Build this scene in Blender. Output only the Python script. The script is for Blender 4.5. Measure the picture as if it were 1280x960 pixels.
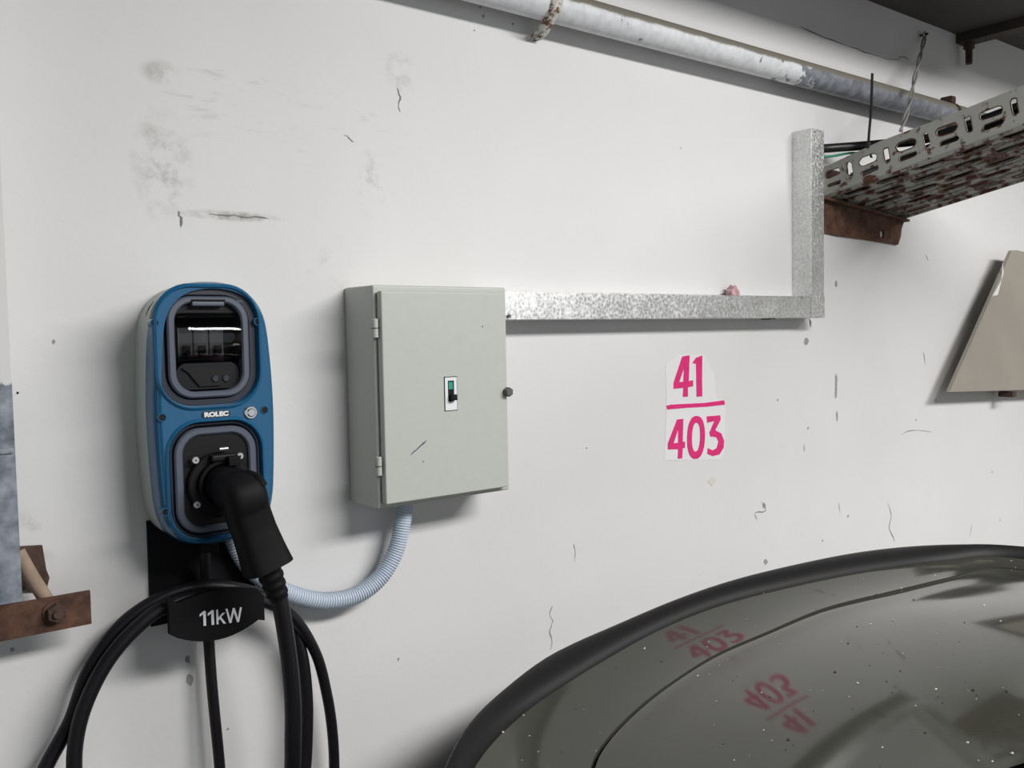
import bpy, bmesh, math, random
from mathutils import Vector, Matrix
from mathutils.geometry import tessellate_polygon
random.seed(7)
DBG = False
S = bpy.context.scene
for o in list(bpy.data.objects): bpy.data.objects.remove(o, do_unlink=True)
COL = S.collection

# ------------------------------------------------------------------ camera
# world: x runs along the wall, y = 0 is the wall face (room at y < 0), z is up
FPX, YAW, PIT, ROL = 1150.0, 0.669084, -0.0544919, -0.0188573
CAM = Vector((0.0, -1.25, 1.5))
_f = Vector((math.sin(YAW)*math.cos(PIT), math.cos(YAW)*math.cos(PIT), math.sin(PIT)))
_r = Vector((math.cos(YAW), -math.sin(YAW), 0)); _u = _r.cross(_f)
CR = _r*math.cos(ROL) + _u*math.sin(ROL); CU = -_r*math.sin(ROL) + _u*math.cos(ROL); CF = _f
cd = bpy.data.cameras.new('camera'); cam = bpy.data.objects.new('camera', cd); COL.objects.link(cam)
cd.sensor_width = 36.0; cd.lens = 36.0*FPX/1280.0; cd.clip_start = 0.01
cam.matrix_world = Matrix(((CR.x, CU.x, -CF.x, CAM.x), (CR.y, CU.y, -CF.y, CAM.y), (CR.z, CU.z, -CF.z, CAM.z), (0, 0, 0, 1)))
S.camera = cam
def ray(px, py): return CR*((px-640)/FPX) - CU*((py-480)/FPX) + CF
def W(px, py, d=0.0):                      # pixel -> point at distance d off the wall
    v = ray(px, py); return CAM + v*((-d-CAM.y)/v.y)

# ------------------------------------------------------------------ light
wd = bpy.data.worlds.new('world'); S.world = wd; wd.use_nodes = True
bg = wd.node_tree.nodes['Background']; bg.inputs[0].default_value = (0.90, 0.96, 1.0, 1); bg.inputs[1].default_value = 0.64
def area(name, loc, target, sx, sy, power, col):
    l = bpy.data.lights.new(name, 'AREA'); l.shape = 'RECTANGLE'; l.size = sx; l.size_y = sy; l.energy = power; l.color = col
    o = bpy.data.objects.new(name, l); COL.objects.link(o); o.location = loc
    o.rotation_euler = (Vector(target)-Vector(loc)).to_track_quat('-Z', 'Y').to_euler(); return o
# the ceiling lamp whose white bar is mirrored in the charger's clear cover
area('ceiling_lamp_offscreen', (2.05, -2.2, 2.66), (2.05, -2.2, 0.0), 2.7, 0.6, 215, (1.0, 0.985, 0.965))
S.view_settings.view_transform = 'Standard'; S.view_settings.look = 'None'; S.view_settings.gamma = 1.0
S.view_settings.use_curve_mapping = False; S.view_settings.exposure = -0.13

# ------------------------------------------------------------------ materials
def mat(name, col, rough=0.5, metal=0.0, coat=0.0, noise=0.0, nscale=40.0, bump=0.0, ior=1.5, spec=None):
    m = bpy.data.materials.new(name); m.use_nodes = True; nt = m.node_tree; b = nt.nodes['Principled BSDF']
    b.inputs['Base Color'].default_value = (*col, 1); b.inputs['Roughness'].default_value = rough
    b.inputs['Metallic'].default_value = metal; b.inputs['Coat Weight'].default_value = coat
    b.inputs['Coat Roughness'].default_value = 0.04; b.inputs['IOR'].default_value = ior
    if spec is not None: b.inputs['Specular IOR Level'].default_value = spec
    if noise or bump:
        tc = nt.nodes.new('ShaderNodeTexCoord'); nz = nt.nodes.new('ShaderNodeTexNoise')
        nz.inputs['Scale'].default_value = nscale; nz.inputs['Detail'].default_value = 6
        nt.links.new(tc.outputs['Object'], nz.inputs['Vector'])
        if noise:
            mx = nt.nodes.new('ShaderNodeMix'); mx.data_type = 'RGBA'
            mx.inputs[6].default_value = (*[max(0, c*(1-noise)) for c in col], 1)
            mx.inputs[7].default_value = (*[min(1, c*(1+noise)) for c in col], 1)
            nt.links.new(nz.outputs[0], mx.inputs[0]); nt.links.new(mx.outputs[2], b.inputs['Base Color'])
        if bump:
            bp = nt.nodes.new('ShaderNodeBump'); bp.inputs['Strength'].default_value = bump; bp.inputs['Distance'].default_value = 0.002
            nt.links.new(nz.outputs[0], bp.inputs['Height']); nt.links.new(bp.outputs[0], b.inputs['Normal'])
    return m
class NT:
    """tiny node helper"""
    def __init__(s, m): s.nt = m.node_tree; s.b = s.nt.nodes['Principled BSDF']
    def n(s, t, **k):
        x = s.nt.nodes.new(t)
        for a, v in k.items(): setattr(x, a, v)
        return x
    def l(s, a, b): s.nt.links.new(a, b)
    def val(s, v, inp):
        if isinstance(v, (int, float)): inp.default_value = v
        else: s.l(v, inp)
    def math(s, op, a, b=0.0, clamp=False):
        x = s.n('ShaderNodeMath', operation=op, use_clamp=clamp); s.val(a, x.inputs[0]); s.val(b, x.inputs[1]); return x.outputs[0]
    def noise(s, vec, scale, detail=5, rough=0.55, dist=0.0):
        x = s.n('ShaderNodeTexNoise'); x.inputs['Scale'].default_value = scale; x.inputs['Detail'].default_value = detail
        x.inputs['Roughness'].default_value = rough; x.inputs['Distortion'].default_value = dist; s.l(vec, x.inputs['Vector']); return x.outputs[0]
    def ramp(s, v, a, b):
        x = s.n('ShaderNodeMapRange', clamp=True); x.inputs[1].default_value = a; x.inputs[2].default_value = b; s.val(v, x.inputs[0]); return x.outputs[0]
    def mix(s, fac, a, b):
        x = s.n('ShaderNodeMix', data_type='RGBA'); s.val(fac, x.inputs[0])
        for v, i in ((a, 6), (b, 7)):
            if isinstance(v, tuple): x.inputs[i].default_value = (*v, 1)
            else: s.l(v, x.inputs[i])
        return x.outputs[2]
    def coord(s): return s.n('ShaderNodeTexCoord').outputs['Object']
    def bump(s, h, st, dist=0.002):
        x = s.n('ShaderNodeBump'); x.inputs['Strength'].default_value = st; x.inputs['Distance'].default_value = dist
        s.l(h, x.inputs['Height']); s.l(x.outputs[0], s.b.inputs['Normal'])

M = {}
# painted plaster wall: soft trowel relief, greasy smudges with shapes of their own
m = mat('wall_paint', (0.66, 0.655, 0.645), 0.6); M['wall'] = m; k = NT(m); co = k.coord()
sep = k.n('ShaderNodeSeparateXYZ'); k.l(co, sep.inputs[0]); X, Z = sep.outputs[0], sep.outputs[2]
big = k.noise(co, 2.2, 3); fine = k.noise(co, 34, 9, .66); streak = k.n('ShaderNodeMapping'); k.l(co, streak.inputs[0]); streak.inputs['Scale'].default_value = (16, 1, 90)
hs = k.noise(streak.outputs[0], 1.0, 4, .6)
base = k.mix(k.ramp(big, .35, .7), (0.69, 0.688, 0.686), (0.65, 0.648, 0.645))
def blob(px, py, rx, rz, tex, lo, hi, strength):
    p = W(px, py)
    dx = k.math('MULTIPLY', k.math('SUBTRACT', X, p.x), 1/rx); dz = k.math('MULTIPLY', k.math('SUBTRACT', Z, p.z), 1/rz)
    q = k.math('SUBTRACT', 1.0, k.math('ADD', k.math('MULTIPLY', dx, dx), k.math('MULTIPLY', dz, dz)), clamp=True)
    return k.math('MULTIPLY', k.math('MULTIPLY', q, k.ramp(tex, lo, hi)), strength)
marks = None
for a in ((200, 90, .030, .018, fine, .40, .68, .6), (204, 208, .045, .080, fine, .46, .72, .75), (213, 228, .026, .05, fine, .44, .66, .45), (190, 190, .016, .07, fine, .44, .66, .35),
          (300, 130, .13, .07, hs, .56, .74, .4), (290, 270, .085, .008, fine, .4, .62, .85), (500, 90, .03, .05, fine, .5, .72, .45),
          (463, 230, .03, .06, fine, .5, .7, .4), (415, 330, .05, .05, fine, .52, .75, .35), (380, 150, .2, .09, hs, .6, .78, .3),
          (905, 800, .3, .2, fine, .58, .8, .2), (1170, 200, .3, .2, fine, .56, .78, .3), (30, 690, .04, .06, fine, .5, .7, .5)):
    q = blob(*a); marks = q if marks is None else k.math('MAXIMUM', marks, q)
c1 = k.mix(marks, base, (0.17, 0.16, 0.13))
k.l(c1, k.b.inputs['Base Color'])
k.bump(k.math('ADD', k.math('MULTIPLY', big, 3.0), k.math('MULTIPLY', fine, .35)), .35, .004)

def galv(name, tint):
    m = mat(name, tint, .3, 1.0); k = NT(m); co = k.coord()
    v = k.n('ShaderNodeTexVoronoi'); v.inputs['Scale'].default_value = 170; k.l(co, v.inputs['Vector'])
    nz = k.noise(co, 14, 5)
    f = k.math('ADD', k.math('MULTIPLY', v.outputs['Distance'], .7), k.math('MULTIPLY', nz, .6))
    k.l(k.mix(k.ramp(f, .3, .9), tuple(c*.8 for c in tint), tuple(min(1, c*1.2) for c in tint)), k.b.inputs['Base Color'])
    k.l(k.ramp(f, -.5, 2.0), k.b.inputs['Roughness']); return m
M['galv'] = galv('galvanised_steel', (0.68, 0.69, 0.68)); M['galv_old'] = galv('weathered_zinc', (0.30, 0.33, 0.36))
# post: white paint flaking off zinc below a ragged line
m = mat('flaking_post_paint', (.6, .6, .6), .5); M['post'] = m; k = NT(m); co = k.coord()
sp = k.n('ShaderNodeSeparateXYZ'); k.l(co, sp.inputs[0]); nz = k.noise(co, 22, 6, .6)
f = k.ramp(k.math('ADD', sp.outputs[2], k.math('MULTIPLY', k.math('SUBTRACT', nz, .5), .16)), W(10, 480).z-.004, W(10, 480).z+.004)
k.l(k.mix(f, k.mix(k.ramp(k.noise(co, 45, 5), .35, .7), (.10, .12, .15), (.33, .36, .41)), (.66, .66, .65)), k.b.inputs['Base Color'])
def rust(name, a, b, scale=30):
    m = mat(name, a, .85); k = NT(m); co = k.coord(); nz = k.noise(co, scale, 7, .65)
    k.l(k.mix(k.ramp(nz, .35, .68), a, b), k.b.inputs['Base Color']); k.bump(nz, .6); return m
M['rust'] = rust('rusty_steel', (.050, .022, .014), (.16, .075, .045)); M['rust_dark'] = rust('dark_rust', (.03, .017, .013), (.10, .055, .04), 50)
# grey tray enamel flaking to rust
m = mat('flaking_grey_enamel', (.2, .2, .2), .6); M['tray'] = m; k = NT(m); co = k.coord(); nz = k.noise(co, 38, 7, .62); n2 = k.noise(co, 9, 3)
f = k.ramp(k.math('ADD', nz, k.math('MULTIPLY', k.math('SUBTRACT', n2, .5), .5)), .60, .66)
k.l(k.mix(f, k.mix(n2, (.34, .345, .32), (.46, .46, .43)), (.11, .04, .02)), k.b.inputs['Base Color']); k.bump(nz, .4)
m = mat('flaking_tray_underside', (.2, .2, .2), .7); M['tray_under'] = m; k = NT(m); co = k.coord(); nz = k.noise(co, 30, 7, .62)
k.l(k.mix(k.ramp(nz, .47, .55), (.36, .36, .33), (.10, .038, .024)), k.b.inputs['Base Color']); k.bump(nz, .5)
# white paint peeling off a grey pipe, dusty along its top
m = mat('peeling_pipe_paint', (.7, .7, .7), .55); M['pipe'] = m; k = NT(m); co = k.coord(); sp = k.n('ShaderNodeSeparateXYZ'); k.l(co, sp.inputs[0])
nz = k.noise(co, 26, 7, .62); xr = k.ramp(sp.outputs[0], W(960, 95, .06).x, W(1075, 110, .06).x)
f = k.ramp(k.math('ADD', nz, k.math('MULTIPLY', xr, .62)), .66, .70)
paint = k.mix(k.ramp(k.noise(co, 60, 4), .4, .7), (.72, .73, .75), (.60, .61, .63)); bare = k.mix(k.ramp(k.noise(co, 40, 5), .4, .7), (.14, .155, .18), (.28, .29, .31))
c = k.mix(f, paint, bare)
top = k.ramp(k.math('ADD', sp.outputs[2], k.math('MULTIPLY', k.math('SUBTRACT', nz, .5), .012)), .003, .008)
k.l(k.mix(top, c, (.19, .175, .145)), k.b.inputs['Base Color']); k.bump(nz, .5)
M['concrete'] = mat('dark_concrete', (.10, .098, .09), .9, noise=.35, nscale=6, bump=.4)
M['side_wall'] = mat('fill_bounce_side_wall', (.26, .255, .25), .85, noise=.2, nscale=3, bump=.3)
M['soffit'] = mat('dark_soffit', (.07, .07, .066), .85, noise=.3, nscale=5, bump=.3)  # dark grey with slight noise
M['floor'] = mat('floor_concrete', (.10, .097, .09), .8, noise=.3, nscale=4, bump=.3)
M['beam'] = mat('brown_primed_steel', (.05, .04, .032), .7, noise=.4, nscale=20)
M['blue'] = mat('gloss_blue_shell', (.012, .100, .215), .2, coat=.3); M['case'] = mat('pale_green_grey_case', (.42, .46, .43), .45)
M['navy'] = mat('navy_grey_bezel', (.016, .019, .032), .4); M['slate'] = mat('slate_grey_frame', (.085, .10, .135), .4)
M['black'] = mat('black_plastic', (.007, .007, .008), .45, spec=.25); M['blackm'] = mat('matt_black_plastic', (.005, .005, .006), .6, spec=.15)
M['rubber'] = mat('black_rubber_cable', (.007, .007, .009), .45, spec=.3); M['silver'] = mat('polished_steel', (.75, .75, .76), .22, 1.0)
M['white'] = mat('white_print', (.75, .76, .78), .5); M['screw'] = mat('zinc_screw', (.62, .62, .62), .35, .8)
M['maroon'] = mat('maroon_toggle', (.10, .03, .06), .4); M['module'] = mat('grey_module', (.22, .23, .23), .5); M['cavity'] = mat('dark_cavity', (.008, .009, .010), .5, spec=.2)
M['cab'] = mat('grey_green_enamel', (.475, .495, .455), .38, noise=.05, nscale=60, bump=.05); M['green'] = mat('green_flag', (.02, .30, .22), .4)
M['ink'] = mat('blue_ink_scuff', (.05, .06, .16), .7); M['knob'] = mat('dark_grey_knob', (.10, .10, .10), .5)
M['conduit'] = mat('pale_blue_grey_conduit', (.50, .57, .66), .5); M['magenta'] = mat('magenta_paint', (.66, .018, .17), .55, noise=.25, nscale=70)
M['patch'] = mat('fresh_white_paint', (.725, .72, .73), .6); M['crack'] = mat('crack_dark', (.20, .20, .19), .9); M['chip'] = mat('chipped_plaster', (.30, .30, .29), .9, noise=.3, nscale=200)
M['lightchip'] = mat('light_plaster', (.62, .60, .56), .9); M['pink'] = mat('pink_putty', (.55, .33, .36), .8, noise=.3, nscale=200)
M['board'] = mat('beige_board', (.30, .275, .235), .7, noise=.12, nscale=9); M['boardchip'] = mat('bare_white_board', (.7, .7, .7), .8)
M['tie'] = mat('black_nylon', (.008, .008, .009), .4); M['wire'] = mat('grey_wire', (.42, .42, .40), .4, .5); M['gwire'] = mat('green_wire', (.02, .22, .13), .45)
M['rod'] = mat('buff_rod', (.30, .22, .16), .8, noise=.3, nscale=60)
m = mat('car_paint', (.040, .041, .033), .07, ior=1.48); M['car'] = m
M['trimblk'] = mat('satin_black_trim', (.010, .010, .010), .5, spec=.16); M['tyre'] = mat('tyre_rubber', (.01, .01, .01), .8)
M['dust'] = mat('dust', (.5, .48, .42), .9); M['grit'] = mat('dark_grit', (.02, .02, .02), .9)
M['wire_jacket'] = mat('grey_jacket', (.20, .19, .17), .6, noise=.4, nscale=30); M['red_jacket'] = mat('red_jacket', (.25, .03, .025), .5)
M['lamp_body'] = mat('lamp_white', (.7, .7, .7), .5)
m = bpy.data.materials.new('smoked_clear_plastic'); m.use_nodes = True; nt = m.node_tree; nt.nodes.clear(); M['lens'] = m
o_ = nt.nodes.new('ShaderNodeOutputMaterial'); ms = nt.nodes.new('ShaderNodeMixShader'); tr = nt.nodes.new('ShaderNodeBsdfTransparent'); gl = nt.nodes.new('ShaderNodeBsdfGlossy'); fr = nt.nodes.new('ShaderNodeFresnel')
tr.inputs[0].default_value = (.42, .43, .44, 1); gl.inputs['Roughness'].default_value = .06; fr.inputs[0].default_value = 1.55
nt.links.new(fr.outputs[0], ms.inputs[0]); nt.links.new(tr.outputs[0], ms.inputs[1]); nt.links.new(gl.outputs[0], ms.inputs[2]); nt.links.new(ms.outputs[0], o_.inputs[0])

# ------------------------------------------------------------------ mesh helpers
def obj(name, verts, faces, m, parent=None, smooth=False, bevel=0.0, seg=2):
    me = bpy.data.meshes.new(name); me.from_pydata([tuple(v) for v in verts], [], faces); me.update()
    bm = bmesh.new(); bm.from_mesh(me); bmesh.ops.recalc_face_normals(bm, faces=bm.faces); bm.to_mesh(me); bm.free()
    o = bpy.data.objects.new(name, me); COL.objects.link(o); me.materials.append(M[m])
    if parent is not None: setpar(o, parent)
    if bevel:
        b = o.modifiers.new('bevel', 'BEVEL'); b.width = bevel; b.segments = seg; b.limit_method = 'ANGLE'; b.angle_limit = math.radians(40)
    if smooth or bevel:
        for p in me.polygons: p.use_smooth = True
        if not bevel: me.set_sharp_from_angle(angle=math.radians(38))
        else:
            w = o.modifiers.new('wn', 'WEIGHTED_NORMAL'); w.keep_sharp = True
    return o
def setpar(o, p):
    o.parent = p; mw = p.matrix_world if p.parent is None else p.matrix_world
    o.matrix_parent_inverse = Matrix.Translation(-root_loc(p))
def root_loc(p):
    return LOC.get(p.name, Vector((0, 0, 0)))
LOC = {}
def tag(o, label, cat, group=None):
    o['label'] = label; o['category'] = cat
    if group: o['group'] = group
    return o
def thing(name, label, cat, loc, group=None):
    o = bpy.data.objects.new(name, None); COL.objects.link(o); o.location = loc; o.empty_display_size = .05
    LOC[o.name] = Vector(loc); return tag(o, label, cat, group)
def struct(o): o['kind'] = 'structure'; return o
def box(name, x0, x1, d0, d1, z0, z1, m, parent=None, bevel=0.0, seg=2):     # d measured off the wall
    v = [(x, -d, z) for x in (x0, x1) for d in (d0, d1) for z in (z0, z1)]
    f = [(0, 1, 3, 2), (4, 6, 7, 5), (0, 4, 5, 1), (2, 3, 7, 6), (0, 2, 6, 4), (1, 5, 7, 3)]
    return obj(name, v, f, m, parent, bevel=bevel, seg=seg)
def ringmesh(rings, cap0=True, cap1=True, closed=True):
    n = len(rings[0]); v = [p for r in rings for p in r]; f = []
    for i in range(len(rings)-1):
        for j in range(n if closed else n-1):
            f.append((i*n+j, i*n+(j+1) % n, (i+1)*n+(j+1) % n, (i+1)*n+j))
    if cap0: f.append(tuple(range(n))[::-1])
    if cap1: f.append(tuple((len(rings)-1)*n+j for j in range(n)))
    return v, f
def loft(name, outline, steps, m, parent=None, c=None, cap0=True, cap1=True, smooth=True):
    """outline: [(x,z)]; steps: [(d, scale)]"""
    cx = sum(p[0] for p in outline)/len(outline) if c is None else c[0]; cz = sum(p[1] for p in outline)/len(outline) if c is None else c[1]
    R = [[(cx+(x-cx)*s, -d, cz+(z-cz)*s) for x, z in outline] for d, s in steps]
    v, f = ringmesh(R, cap0, cap1); return obj(name, v, f, m, parent, smooth=smooth)
def offset(outline, t):
    n = len(outline); out = []
    A = sum(outline[i][0]*outline[(i+1) % n][1]-outline[(i+1) % n][0]*outline[i][1] for i in range(n)); sg = 1 if A > 0 else -1
    for i in range(n):
        a, b = outline[i-1], outline[(i+1) % n]; dx, dz = b[0]-a[0], b[1]-a[1]; L = math.hypot(dx, dz) or 1
        out.append((outline[i][0]+sg*dz/L*t, outline[i][1]-sg*dx/L*t))
    return out
def lofto(name, rings, m, parent=None, cap0=True, cap1=True, smooth=True):
    R = [[(x, -d, z) for x, z in ol] for ol, d in rings]; v, f = ringmesh(R, cap0, cap1); return obj(name, v, f, m, parent, smooth=smooth)
def plate(name, outer, holes, d0, d1, m, parent=None, fn=None, smooth=False):
    """polygon with holes, extruded from d0 to d1; fn maps (a, b, d) -> point"""
    fn = fn or (lambda a, b, d: (a, -d, b))
    loops = [outer]+holes; flat = [p for L in loops for p in L]; n = len(flat)
    tris = tessellate_polygon([[Vector((p[0], p[1], 0)) for p in L] for L in loops])
    v = [fn(p[0], p[1], d0) for p in flat]+[fn(p[0], p[1], d1) for p in flat]
    f = [tuple(t) for t in tris]+[tuple(i+n for i in t)[::-1] for t in tris]; o = 0
    for L in loops:
        q = len(L)
        for i in range(q): f.append((o+i, o+(i+1) % q, n+o+(i+1) % q, n+o+i))
        o += q
    return obj(name, v, f, m, parent, smooth=smooth)
def rrect(cx, cz, w, h, r, n=8, p=2.0):
    r = min(r, w/2-1e-5, h/2-1e-5); out = []
    for qx, qz, a0 in ((1, 1, 0), (-1, 1, 90), (-1, -1, 180), (1, -1, 270)):
        for i in range(n+1):
            a = math.radians(a0+90*i/n); out.append((cx+qx*(w/2-r)+r*math.cos(a), cz+qz*(h/2-r)+r*math.sin(a)))
    return out
def circ(cx, cz, r, n=24): return [(cx+r*math.cos(2*math.pi*i/n), cz+r*math.sin(2*math.pi*i/n)) for i in range(n)]
def ring(name, o, i, d0, d1, m, parent=None, bev=0.0):                         # frame between two outlines of equal length
    b = bev; R = [[(x, -d, z) for x, z in L] for L, d in ((o, d0), (o, d1-b), (offset(o, -b), d1), (offset(i, b), d1), (i, d1-b), (i, d0))]
    v, f = ringmesh(R, False, False); n = len(o); f += [(5*n+j, 5*n+(j+1) % n, (j+1) % n, j) for j in range(n)]
    return obj(name, v, f, m, parent, smooth=True)
def catmull(P, n=8, closed=False):
    P = [Vector(p) for p in P]; out = []; N = len(P)
    for i in range(N if closed else N-1):
        a, b, c, d = (P[(i-1) % N] if closed or i else P[0]*2-P[1]), P[i], P[(i+1) % N], (P[(i+2) % N] if closed or i+2 < N else P[-1]*2-P[-2])
        for j in range(n):
            t = j/n; out.append(.5*((2*b)+(c-a)*t+(2*a-5*b+4*c-d)*t*t+(3*b-a-3*c+d)*t**3))
    if not closed: out.append(P[-1])
    return out
def frames(P, up=None):
    T = [(P[min(i+1, len(P)-1)]-P[max(i-1, 0)]).normalized() for i in range(len(P))]
    a = up or Vector((0, 1, 0)); 
    if abs(T[0].dot(a)) > .9: a = Vector((0, 0, 1))
    N = (a-T[0]*a.dot(T[0])).normalized(); out = []
    for i in range(len(P)):
        N = (N-T[i]*N.dot(T[i])).normalized(); out.append((N.copy(), T[i].cross(N)))
    return out
def tube(name, P, r, m, parent=None, n=14, rad=None):
    P = [Vector(p) for p in P]; F = frames(P); R = []
    for i, p in enumerate(P):
        q = rad(i) if rad else r
        R.append([p+(F[i][0]*math.cos(2*math.pi*j/n)+F[i][1]*math.sin(2*math.pi*j/n))*q for j in range(n)])
    v, f = ringmesh(R); return obj(name, v, f, m, parent, smooth=True)
def cyl(name, a, b, r, m, parent=None, n=20, r2=None, bev=0.0):
    a, b = Vector(a), Vector(b); L = (b-a); u = L.normalized(); r2 = r if r2 is None else r2
    P = [a, a, b, b] if not bev else [a, a, b-u*bev, b]
    t = Vector((0, 0, 1)) if abs(u.z) < .9 else Vector((1, 0, 0)); N = (t-u*t.dot(u)).normalized(); B = u.cross(N); R = []
    for p, q in ((a, r), (b-u*bev, r2), (b, max(r2-bev, 1e-5))) if bev else ((a, r), (b, r2)):
        R.append([p+(N*math.cos(2*math.pi*j/n)+B*math.sin(2*math.pi*j/n))*q for j in range(n)])
    v, f = ringmesh(R); return obj(name, v, f, m, parent, smooth=True)
def text(name, s, size, m, parent, o, ex, ez, bold=0.0, depth=.0004, width=None, shear=0.0):
    """flat lettering on a wall-parallel face: o = lower-left corner, ex/ez = in-plane axes"""
    cu = bpy.data.curves.new(name, 'FONT'); cu.body = s; cu.size = size; cu.offset = bold; cu.resolution_u = 4; cu.shear = shear
    t = bpy.data.objects.new(name+'_src', cu); COL.objects.link(t)
    me = bpy.data.meshes.new_from_object(t.evaluated_get(bpy.context.evaluated_depsgraph_get())); bpy.data.objects.remove(t, do_unlink=True)
    xs = [v.co.x for v in me.vertices]; ys = [v.co.y for v in me.vertices]; x0, y0 = min(xs), min(ys); sx = (width/(max(xs)-x0)) if width else 1
    V = [Vector(o)+Vector(ex)*((v.co.x-x0)*sx)+Vector(ez)*(v.co.y-y0) for v in me.vertices]; F = [tuple(p.vertices) for p in me.polygons]
    bpy.data.meshes.remove(me)
    me = bpy.data.meshes.new(name); me.from_pydata([tuple(v) for v in V], [], F); me.materials.append(M[m])
    ob = bpy.data.objects.new(name, me); COL.objects.link(ob); setpar(ob, parent)
    sd = ob.modifiers.new('solid', 'SOLIDIFY'); sd.thickness = depth; sd.offset = 0; return ob

# ------------------------------------------------------------------ the setting
wall = struct(box('wall_back', -2.0, 4.5, -0.15, 0.0, 0.0, 2.75, 'wall'))
struct(box('floor', -2.0, 4.5, 0.0, 5.0, -0.1, 0.0, 'floor'))
struct(box('ceiling', -2.0, 4.5, -0.15, 5.0, 2.75, 2.9, 'soffit'))
CX, CZ = W(1195, 43).x, W(1195, 43).z
# added unseen left wall, its gap shaped to streak daylight onto the charger
for ya, yb in ((0.0, 0.9), (1.9, 5.0)):
    struct(box('added_wall_left', -2.0, -1.85, ya, yb, 0.0, 2.75, 'concrete'))
struct(box('added_wall_right', 4.3, 4.5, 0.0, 5.0, 0.0, 2.75, 'side_wall'))  # unseen wall added to darken metal reflections and bounce fill from the right
struct(box('trim_1', -2.0, CX, 0.0, 0.62, CZ, 2.75, 'soffit'))
struct(box('trim_2', CX+.05, 4.3, 0.0, 0.62, CZ+.03, 2.75, 'soffit'))           # recessed soffit beyond the steel angle
#                   # downstand beam along the top of the wall

def crack(pts, w, m='crack', name='crack'):
    P = [W(*p) for p in pts]; n = len(P); L = []; Rr = []
    Q = catmull([(p.x, p.z, 0) for p in P], 3)
    for i, q in enumerate(Q):
        a, b = Q[max(0, i-1)], Q[min(len(Q)-1, i+1)]; t = (b-a).normalized(); nn = Vector((-t.y, t.x, 0))
        ww = w*.5*(.35+.9*random.random())*(.3 if i in (0, len(Q)-1) else 1)
        q = q+nn*random.uniform(-.6, .6)*w
        L.append((q+nn*ww)[:2]); Rr.append((q-nn*ww)[:2])
    v = [(a, -.0006, b) for a, b in L]+[(a, -.0006, b) for a, b in Rr]; n = len(L)
    return obj(name, v, [(i, i+1, n+i+1, n+i) for i in range(n-1)], m, wall)
for pts, w in (([(691, 757), (687, 768), (691, 776), (687, 788), (690, 800), (688, 812)], .0016), ([(1110, 628), (1114, 645), (1111, 660), (1116, 670), (1118, 678)], .0025),
               ([(1000, 33), (1030, 47), (1060, 58), (1090, 68), (1118, 75), (1127, 71), (1136, 75)], .003), ([(717, 680), (719, 690), (718, 702)], .0014),
               ([(496, 110), (500, 121), (498, 131), (501, 140)], .0022), ([(430, 168), (436, 172), (442, 178)], .002), ([(262, 267), (285, 269), (310, 271), (336, 273)], .002),
               ([(222, 264), (225, 272), (226, 284)], .003), ([(952, 626), (957, 638), (944, 641), (946, 650)], .002), ([(1125, 544), (1140, 538), (1165, 540)], .0018),
               ([(1215, 655), (1212, 672)], .0016), ([(1048, 628), (1050, 642)], .0016), ([(1011, 398), (1013, 408)], .003), ([(1157, 318), (1160, 326)], .003), ([(1154, 440), (1156, 455)], .003)):
    crack(pts, w)
def chip(px, py, rx, rz, m='chip', n=11):
    c = W(px, py); o = [(c.x+rx*math.cos(2*math.pi*i/n)*random.uniform(.6, 1.15), c.z+rz*math.sin(2*math.pi*i/n)*random.uniform(.6, 1.15)) for i in range(n)]
    plate('paint_chip', o, [], 0.0, .0006, m, wall)
for a in ((1045, 355, .006, .009), (1008, 427, .009, .010), (1045, 483, .006, .034), (1046, 520, .004, .014), (1013, 404, .005, .009), (957, 702, .008, .008), (890, 602, .013, .010, 'lightchip'),
          (955, 632, .006, .008), (235, 824, .004, .007), (237, 850, .005, .009), (67, 427, .002, .003), (22, 491, .0015, .002, 'grit'), (15, 812, .003, .003), (285, 911, .002, .002), (500, 700, .002, .002),
          (604, 20, .002, .004), (600, 9, .002, .003), (641, 30, .002, .003), (593, 38, .0015, .0015), (851, 185, .0015, .002), (972, 500, .003, .003), (1005, 560, .002, .008), (1010, 535, .003, .004),
          (1060, 645, .004, .004), (1145, 525, .003, .003), (1240, 590, .004, .003), (1250, 650, .003, .003), (1028, 676, .003, .003), (733, 560, .002, .002), (498, 824, .002, .003), (1170, 500, .003, .003)):
    chip(*a)

# painted bay number
P0 = W(868, 515); sg = thing('painted_bay_number', 'magenta hand-painted bay number 41 over 403 on a white patch', 'painted sign', (P0.x, 0, P0.z))
def sp(L): return [(lambda q: (q.x, q.z))(W(600+a/2.7826, 330+b/2.7826)) for a, b in L]
plate('white_patch', sp([(645, 350), (690, 318), (780, 315), (813, 380), (822, 470), (853, 480), (850, 655), (835, 680), (640, 683), (645, 560), (648, 480)]), [], 0, .0006, 'patch', sg)
def ell(cx, cy, rx, ry, tilt=0, n=30, pw=.86):
    o = []
    for i in range(n):
        a = 2*math.pi*i/n; x = rx*math.copysign(abs(math.cos(a))**pw, math.cos(a)); y = ry*math.copysign(abs(math.sin(a))**pw, math.sin(a)); o.append((cx+x-tilt*y, cy+y))
    return o
plate('numeral', sp([(722, 318), (702, 322), (672, 413), (672, 434), (706, 431), (704, 462), (722, 461), (722, 429), (740, 425), (740, 404), (725, 407), (728, 318)]), [sp([(708, 362), (706, 409), (692, 411)])], 0, .0012, 'magenta', sg)
plate('numeral', sp([(772, 318), (750, 326), (737, 345), (750, 347), (752, 462), (772, 460), (771, 400)]), [], 0, .0012, 'magenta', sg)
plate('fraction_bar', sp([(647, 493), (662, 489), (700, 487), (780, 483), (848, 474), (851, 489), (790, 496), (720, 500), (650, 506)]), [], 0, .0012, 'magenta', sg)
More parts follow.
